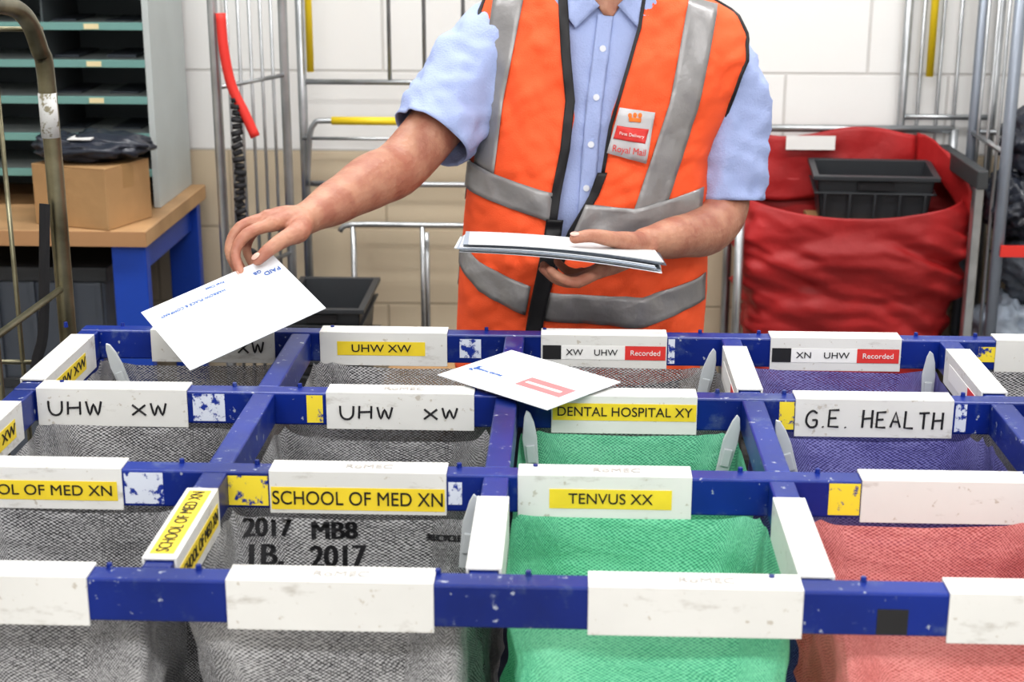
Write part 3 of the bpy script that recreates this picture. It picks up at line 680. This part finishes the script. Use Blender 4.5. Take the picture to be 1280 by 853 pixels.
# ------------------------------------------------------------------ crates / boxes
def crate(name, x0, x1, y0, y1, z0, z1, m, rotz=0., rotx=0., label=None, parent=None):
    g = group(name, ((x0+x1)/2, (y0+y1)/2, z0)); g.rotation_euler = (rotx, 0, rotz)
    if parent: g.parent = parent
    w, d, h = (x1-x0)/2, (y1-y0)/2, z1-z0; t = .005; k = .9
    bm = bmesh.new()
    def wall(p, q):   # tapered wall from bottom segment to top segment (outer), thickness inward
        (ax, ay), (bx, by) = p, q
        pts = [V((ax*k, ay*k, 0)), V((bx*k, by*k, 0)), V((bx, by, h)), V((ax, ay, h))]
        n = V((-(by-ay), bx-ax, 0)).normalized()
        if n.dot(V(((ax+bx)/2, (ay+by)/2, 0))) > 0: n = -n
        A = [bm.verts.new(v) for v in pts]; B = [bm.verts.new(v+n*t) for v in pts]
        bm.faces.new(A); bm.faces.new(B[::-1])
        for i in range(4): bm.faces.new((A[i], B[i], B[(i+1) % 4], A[(i+1) % 4]))
    wall((-w, -d), (w, -d)); wall((w, -d), (w, d)); wall((w, d), (-w, d)); wall((-w, d), (-w, -d))
    addbox(bm, (-w*k, -d*k, 0), (w*k, d*k, .005))
    r = .012
    for a, b in (((-w-r, -d-r, h-.012), (w+r, -d+.002, h)), ((-w-r, d-.002, h-.012), (w+r, d+r, h)), ((-w-r, -d, h-.012), (-w+.002, d, h)), ((w-.002, -d, h-.012), (w+r, d, h)),
                 ((-w-.006, -d-.006, h*.62), (w+.006, -d+.004, h*.66)), ((w-.004, -d-.006, h*.62), (w+.006, d+.006, h*.66)), ((-w-.006, -d, h*.62), (-w+.004, d, h*.66))): addbox(bm, a, b)
    for i in range(5):
        x = -w*.85+i*w*.425; addbox(bm, (x-.004, -d-.007, h*.1), (x+.004, -d*.95, h*.62))
    finish('shell', bm, m, g, bevel=.0012)
    hs = min(.05, w*.4)
    boxes('hand_hole', [((-hs, -d-.0075, h*.72), (hs, -d-.0005, h*.88))], M['ink'], g)
    if label: box('label_card', (-w*.8, -d-.009, h*.15), (w*.5, -d-.007, h*.5), M['whitetag'], g)
    return g
for z0, z1, lb in ((.425, .560, True), (.285, .42, False), (.145, .28, False), (0, .14, False)):
    crate('letter_crate', -.003, .199, 2.42, 2.75, z0, z1, M['crate'], label=lb)
def carton(name, x0, x1, y0, y1, z0, z1, rot=0.):
    g = group(name, ((x0+x1)/2, (y0+y1)/2, z0)); g.rotation_euler = (0, 0, rot); w, d, h = (x1-x0)/2, (y1-y0)/2, z1-z0
    boxes('carton_body', [((-w, -d, 0), (w, d, h-.004))], M['card'], g, .002)
    boxes('flaps', [((-w, -d, h-.004), (w, -.002, h)), ((-w, .002, h-.004), (w, d, h))], M['card'], g, .001)
    boxes('tape', [((-w-.0006, -.022, h-.06), (w+.0006, .022, h+.0006))], M['tape'], g)
    return g
carton('cardboard_box', -.63, -.40, 2.43, 2.62, .766, .925, -.35)
carton('cardboard_box', .27, .56, 2.2, 2.5, 0, .40)
# polythene parcel bags lying on the box
PB = group('polythene_parcel')
for i, (cx, cy, w, h, z) in enumerate(((-.52, 2.53, .13, .09, .950), (-.46, 2.55, .10, .08, .960), (-.60, 2.53, .05, .07, .960))):
    bm = bmesh.new(); bmesh.ops.create_uvsphere(bm, u_segments=36, v_segments=18, radius=1)
    for v in bm.verts:
        c = v.co; c.x = math.copysign(abs(c.x)**.7, c.x); c.y = math.copysign(abs(c.y)**.7, c.y)
        c *= 1+.26*noise.noise(c*2.6+V((i*4, 0, 0)))+.1*noise.noise(c*7)
    bmesh.ops.transform(bm, matrix=Matrix.Translation((cx, cy, z+.008))@Matrix.Rotation(.1*i, 4, 'Y')@Matrix.Diagonal((w, h, .030, 1)), verts=bm.verts[:])
    for v in bm.verts: v.co.z = max(v.co.z, .9265)
    finish('parcel_bag', bm, M['polybag'], PB, smooth=True)
box('address_label', (-.55, 2.46, .989), (-.49, 2.52, .992), M['whitetag'], PB)

# ------------------------------------------------------------------ desk and pigeonhole shelf
DK = group('sorting_desk'); dx0, dx1, dy0, dy1 = -1.35, -.345, 2.4, 3.06
box('desk_top', (dx0, dy0, .722), (dx1, dy1, .765), M['wood'], DK, .003); box('front_edge', (dx0, dy0-.004, .724), (dx1, dy0, .763), M['edge'], DK)
for x in (dx1-.10, dx0+.02):
    boxes('leg_frame', [((x, dy0+.02, 0), (x+.09, dy0+.06, .722)), ((x, dy1-.08, 0), (x+.09, dy1-.04, .722)), ((x+.02, dy0+.06, .64), (x+.07, dy1-.08, .722)), ((x+.02, dy0+.06, .10), (x+.07, dy1-.08, .15))], M['dblue'], DK, .003)
PS = group('pigeonhole_shelf'); sx0, sx1, sy0, sy1, sz0, sz1 = -1.30, -.385, 2.70, 3.06, .7655, 2.05
boxes('carcass', [((sx1-.018, sy0, sz0), (sx1, sy1, sz1)), ((sx0, sy0, sz0), (sx0+.018, sy1, sz1)), ((sx0, sy0, sz1), (sx1, sy1, sz1+.018))], M['shelf_body'], PS, .001)
box('back_board', (sx0+.018, sy1-.01, sz0), (sx1-.018, sy1, sz1), M['shelf_in'], PS)
hz = [.7665, .862, .960, 1.060, 1.158, 1.257, 1.357, 1.457, 1.557, 1.657, 1.757, 1.857, 1.957]
boxes('shelves', [((sx0+.018, sy0+.01, z-.004), (sx1-.018, sy1-.01, z+.004)) for z in hz[1:]], M['shelf_body'], PS)
boxes('shelf_lips', [((sx0+.018, sy0-.004, z-.010), (sx1-.018, sy0+.01, z+.010)) for z in hz[1:]], M['teal'], PS, .001)
boxes('dividers', [((x-.003, sy0+.05, sz0), (x+.003, sy1-.01, sz1)) for x in (-.69, -.995)], M['shelf_in'], PS)
boxes('shelf_tags', [((x-.02, sy0-.006, z-.007), (x+.02, sy0-.004, z+.007)) for z in hz[1:] for x in (-.54, -.85, -1.15)], mat('tag_cream', (.7, .62, .38), .6), PS)
bm = bmesh.new()
for z in hz[:-1]:
    for x in (-.66, -.50):
        hh = random.uniform(.002, .012)
        addbox(bm, (x-.04, sy0+.12, z+.005), (x+.04, sy1-.05, z+.005+hh))
finish('sorted_mail', bm, M['crate2'], PS)
UC = group('storage_bin'); boxes('bin_body', [((-1.2, 2.52, 0), (-.50, 2.95, .60))], M['crate2'], UC, .01); boxes('bin_rim', [((-1.21, 2.51, .60), (-.49, 2.96, .64)), ((-1.205, 2.508, .30), (-.495, 2.52, .33))], M['crate'], UC, .004)
boxes('bin_ribs', [((x, 2.505, .33), (x+.012, 2.52, .60)) for x in (-.9, -.8, -.7, -.6, -.52)], M['crate2'], UC)

# ------------------------------------------------------------------ roll cages
def castors(pts, parent):
    bm = bmesh.new()
    for x, y in pts:
        bmesh.ops.create_cone(bm, cap_ends=True, segments=20, radius1=.05, radius2=.05, depth=.03, matrix=Matrix.Translation((x, y, .05))@Matrix.Rotation(math.pi/2, 4, 'Y'))
        addbox(bm, (x-.02, y-.03, .05), (x-.016, y+.03, .12)); addbox(bm, (x+.016, y-.03, .05), (x+.02, y+.03, .12))
    finish('castors', bm, M['wheel'], parent)
# foreground cage at left (end panel runs front to back beside the frame)
YC = group('roll_cage')
tube('hoop', [(-.137, 1.15, .14), (-.137, 1.15, .80), (-.137, 1.15, 1.27), (-.140, 1.135, 1.35), (-.143, 1.09, 1.405), (-.148, 1.0, 1.43), (-.15, .80, 1.435), (-.15, .60, 1.43), (-.15, .51, 1.405), (-.15, .465, 1.35), (-.15, .45, 1.27), (-.15, .45, .80), (-.15, .45, .14)], .015, M['brass'], YC, 6, 14)
tubes('cross_bars', [[(-.139, 1.15, z), (-.15, .45, z)] for z in (.937, .55, .20)], .006, M['brass'], YC)
tubes('rods', [[(-.142+.0, y, .20), (-.142, y, 1.43)] for y in (.60, .72, .84)], .0045, M['brass'], YC)
tubes('back_panel', [[(-.137, 1.15, z), (-.80, 1.15, z)] for z in (1.38, .80, .20)]+[[(x, 1.15, .20), (x, 1.15, 1.38)] for x in (-.222, -.32, -.42, -.52, -.62, -.72)], .0045, M['brass'], YC)
tube('rear_post', [(-.80, 1.15, .14), (-.80, 1.15, 1.42)], .014, M['brass'], YC)
boxes('cage_base', [((-.80, .45, .12), (-.13, 1.16, .145))], M['darksteel'], YC, .004); castors([(-.2, .52), (-.2, 1.08), (-.73, .52), (-.73, 1.08)], YC)
bm = bmesh.new(); addtube(bm, [(-.150, 1.128, 1.09), (-.160, 1.125, .98), (-.172, 1.12, .86), (-.19, 1.12, .80), (-.20, 1.12, .70)], .010, 6, 4)
bmesh.ops.scale(bm, vec=(1, .25, 1), space=Matrix.Translation((0, -1.125, 0)), verts=bm.verts[:]); finish('strap', bm, M['blackstrap'], YC)
bm = bmesh.new(); addtube(bm, [(-.1375, 1.1487, 1.20), (-.1375, 1.1487, 1.275)], .0156, 14, 1); finish('worn_paint', bm, scuffed('worn_white', (.60, .61, .61), (.25, .23, .16), .54, 50, .6), YC, True)
# oblique cage by the wall
CA = group('roll_cage')
pA, pB = V((-.165, 2.50, 0)), V((-.045, 2.80, 0))
def onA(t, z): return tuple(pA.lerp(pB, t)+V((0, 0, z)))
tube('hoop', [onA(0, .12), onA(0, 1.0), onA(0, 1.60), onA(.1, 1.68), onA(.9, 1.68), onA(1, 1.60), onA(1, 1.0), onA(1, .12)], .013, M['steel'], CA, 5, 12)
tubes('rods', [[onA(t, .2), onA(t, 1.68)] for t in (.18, .34, .5, .66, .82)], .0045, M['steel'], CA)
tubes('cross_bars', [[onA(0, z), onA(1, z)] for z in (.22, .62, 1.12)], .006, M['steel'], CA)
boxes('cage_base', [((-.17, 2.50, .11), (-.045, 2.80, .13))], M['darksteel'], CA); castors([(-.14, 2.56), (-.06, 2.76)], CA)
bm = bmesh.new()
addtube(bm, [(-.140, 2.475, 1.31), (-.135, 2.47, 1.22), (-.120, 2.47, 1.13), (-.090, 2.47, 1.06), (-.065, 2.47, 1.00)], .013, 8, 5); finish('red_strap', bm, M['redstrap'], CA, True)
bm = bmesh.new()
for i in range(22):
    z = 1.10-i*.017; addtube(bm, [(-.112+.004*math.sin(i*.7), 2.47, z), (-.110, 2.47, z-.012)], .013+.003*(i % 2), 8, 1)
addtube(bm, [(-.112, 2.47, .73), (-.094, 2.47, .69), (-.084, 2.48, .70)], .010, 8, 3); finish('coiled_strap', bm, M['blackstrap'], CA, True)
# folded cages against the wall
CB = group('folded_roll_cage'); yb = 2.90
tubes('posts', [[(-.015, yb, .1), (-.015, yb, 1.7)], [(.72, yb, .1), (.72, yb, 1.7)]], .013, M['steel'], CB, 1, 12)
tubes('rails', [[(-.015, yb, 1.09), (.72, yb, 1.09)], [(-.015, yb, .80), (.72, yb, .80)], [(-.015, yb, 1.7), (.72, yb, 1.7)], [(-.015, yb, .2), (.72, yb, .2)]], .008, M['steel'], CB)
tubes('rods', [[(x, yb, 1.09), (x, yb, 1.7)] for x in (.233, .331, .44, .55, .65)], .006, M['steel'], CB)
tubes('rods', [[(x, yb, .66), (x, yb, .2)] for x in (.118, .33)], .008, M['steel'], CB)
tube('lower_handle', [(.085, yb-.04, .67), (.12, yb-.04, .69), (.33, yb-.04, .69), (.56, yb-.04, .69)], .008, M['steel'], CB, 3)
tubes('lower_rods', [[(x, yb-.04, .69), (x, yb-.04, .2)] for x in (.122, .322)], .007, M['steel'], CB)
tube('handle', [(-.005, yb-.03, .80), (.005, yb-.03, .93), (.02, yb-.03, .975), (.06, yb-.03, .985), (.30, yb-.03, .985), (.50, yb-.03, .985)], .008, M['steel'], CB, 4)
tube('yellow_grip', [(.07, yb-.03, .985), (.30, yb-.03, .985)], .0115, M['yelpaint'], CB)
tube('yellow_post', [(.013, yb-.02, 1.12), (.013, yb-.02, 1.7)], .010, M['yelpaint'], CB)
tubes('mid_rail', [[(-.015, yb-.03, .935), (.36, yb-.03, .935)]], .005, M['steel'], CB)
castors([(.05, yb), (.65, yb)], CB)

# red canvas bag trolley
RB_ = group('canvas_bag_trolley'); X0, X1, Y0, Y1 = 1.225, 1.835, 2.70, 3.03
tubes('frame_posts', [[(x, y, .10), (x, y, .80 if y < 2.9 else .95)] for x in (X0-.015, X1+.01) for y in (Y0+.03, Y1)], .013, M['steel'], RB_, 1, 12)
tubes('frame_rails', [[(X0-.015, Y1, .95), (X1+.01, Y1, .95)], [(X0-.015, Y0+.03, .16), (X1+.01, Y0+.03, .16)], [(X0-.015, Y1, .16), (X1+.01, Y1, .16)], [(X0-.015, Y0+.03, .16), (X0-.015, Y1, .16)], [(X1+.01, Y0+.03, .16), (X1+.01, Y1, .16)]], .011, M['steel'], RB_)
castors([(X0+.03, Y0+.05), (X1-.03, Y0+.05), (X0+.03, Y1-.03), (X1-.03, Y1-.03)], RB_)
bm = bmesh.new(); rings = []; NS, NL = 150, 76
for j in range(NL+1):
    t = j/NL; row = []
    for i in range(NS):
        a = 2*math.pi*i/NS; c, s = math.cos(a), math.sin(a); ex = 3.6
        x = .295*math.copysign(abs(c)**(2/ex), c); y = .145*math.copysign(abs(s)**(2/ex), s)
        bul = 1+.09*math.sin(min(t*2.2, 1)*math.pi)*1.0 - .16*max(0, t-.45)
        z = .79-.58*t
        sag = .04*math.sin((x/.295+1)*math.pi/2) if s < 0 else -.02
        z -= sag*max(0, 1-t*2)
        fold = .026*noise.noise(V((x*3+z*6, y*3, z*13+abs(x)*5)))+.030*(.3-abs(noise.noise(V((x*4, y*8, z*17+x*8)))))+.008*noise.noise(V((x*16, y*20, z*40)))
        k = bul+(fold/.2)*min(1, .3+t*4)
        row.append(bm.verts.new(((X0+X1)/2+x*k, (Y0+Y1)/2-.005+y*k, z)))
    rings.append(row)
for a, b in zip(rings, rings[1:]):
    for i in range(NS): bm.faces.new((a[i], a[(i+1) % NS], b[(i+1) % NS], b[i]))
bm.faces.new(rings[-1]); finish('canvas_bag', bm, M['redcanvas'], RB_, True, solid=.004)
def rim(u, v):
    x = 1.255+.48*u; return V((x, 3.01-.01*noise.noise(V((u*5, v*3, 0)))-.02*(1-v), .76+.185*v-.015*math.sin(u*7)))
grid('canvas_back_flap', rim, 30, 14, M['redcanvas'], RB_, solid=.004)
grid('canvas_side_flap', lambda u, v: V((1.735+.11*u, 3.0-.22*u, .945-.10*v-.13*u*u+.01*noise.noise(V((u*6, v*6, 2))))), 16, 10, M['redcanvas'], RB_, solid=.004)
box('label_card', (1.36, 2.985, .895), (1.50, 2.988, .935), M['whitetag'], RB_)
crate('mail_tray', 1.43, 1.75, 2.80, 2.97, .725, .865, M['crate'], rotx=.10, rotz=-.06, parent=RB_)
box('tray_support', (1.42, 2.78, .70), (1.76, 2.98, .72), M['card'], RB_)
boxes('arm', [((1.80, 2.57, .86), (1.83, 3.01, .91))], M['darksteel'], RB_, .004); boxes('upright', [((1.803, 2.59, .0), (1.827, 2.62, .86))], M['steel'], RB_, .003)

# right-hand cages with bundled sacks
CR = group('roll_cage')
tube('front_post', [(1.878, 2.6, .12), (1.878, 2.6, 1.7)], .016, M['bluegrey'], CR, 1, 14)
tubes('posts', [[(1.885, 2.98, .12), (1.885, 2.98, 1.7)], [(2.6, 2.6, .12), (2.6, 2.6, 1.7)], [(2.6, 2.98, .12), (2.6, 2.98, 1.7)]], .014, M['bluegrey'], CR, 1, 12)
tubes('rods', [[(1.88, y, .15), (1.88, y, 1.7)] for y in (2.7, 2.8, 2.9)]+[[(x, 2.98, .15), (x, 2.98, 1.7)] for x in (2.0, 2.12, 2.24, 2.36, 2.48)], .005, M['steel'], CR)
tubes('rails', [[(1.878, 2.6, z), (1.885, 2.98, z)] for z in (1.69, .95, .16)]+[[(1.878, 2.6, .16), (2.6, 2.6, .16)], [(1.885, 2.98, 1.69), (2.6, 2.98, 1.69)], [(1.885, 2.98, .95), (2.6, 2.98, .95)]], .008, M['steel'], CR)
box('cage_base', (1.88, 2.6, .12), (2.6, 2.98, .145), M['darksteel'], CR); castors([(1.95, 2.68), (2.5, 2.68), (1.95, 2.93), (2.5, 2.93)], CR)
box('red_band', (1.880, 2.575, .68), (2.6, 2.585, .71), M['redstrap'], CR)
CW = group('folded_roll_cage'); yw = 3.07
tubes('rods', [[(x, yw, .15), (x, yw, 1.7)] for x in (1.745, 1.80, 1.85, 1.90)], .0055, M['steel'], CW)
tubes('posts', [[(1.70, yw, .10), (1.70, yw, 1.75)], [(1.96, yw, .10), (1.96, yw, 1.75)]], .012, M['steel'], CW)
tubes('rails', [[(1.70, yw, z), (1.96, yw, z)] for z in (1.69, .98, .16)], .008, M['steel'], CW)
tube('yellow_post', [(1.765, yw-.03, 1.10), (1.765, yw-.03, 1.7)], .011, M['yelpaint'], CW)
# bundled empty sacks inside the cage (part of its load)
for i in range(20):
    cx = 2.0+.16*(i % 4)+random.uniform(-.03, .03); zc = .28+.17*(i//4)+random.uniform(-.03, .03); bm = bmesh.new()
    uvl = bm.loops.layers.uv.new('UVMap')
    bmesh.ops.create_uvsphere(bm, u_segments=56, v_segments=36, radius=1, calc_uvs=True)
    for v in bm.verts:
        c = v.co; c *= 1+.30*noise.noise(c*2.2+V((i*3.1, i, 0)))+.22*noise.noise(c*6+V((0, i, i)))
    bmesh.ops.transform(bm, matrix=Matrix.Translation((cx, 2.78, zc))@Matrix.Rotation(random.uniform(-.5, .5), 4, 'Y')@Matrix.Diagonal((.10, .14, .09, 1)), verts=bm.verts[:])
    finish('sack_bundle', bm, [M['polybag'], M['paper3'], M['crate2'], M['polybag']][(i*3+i//4) % 4], CR, True)
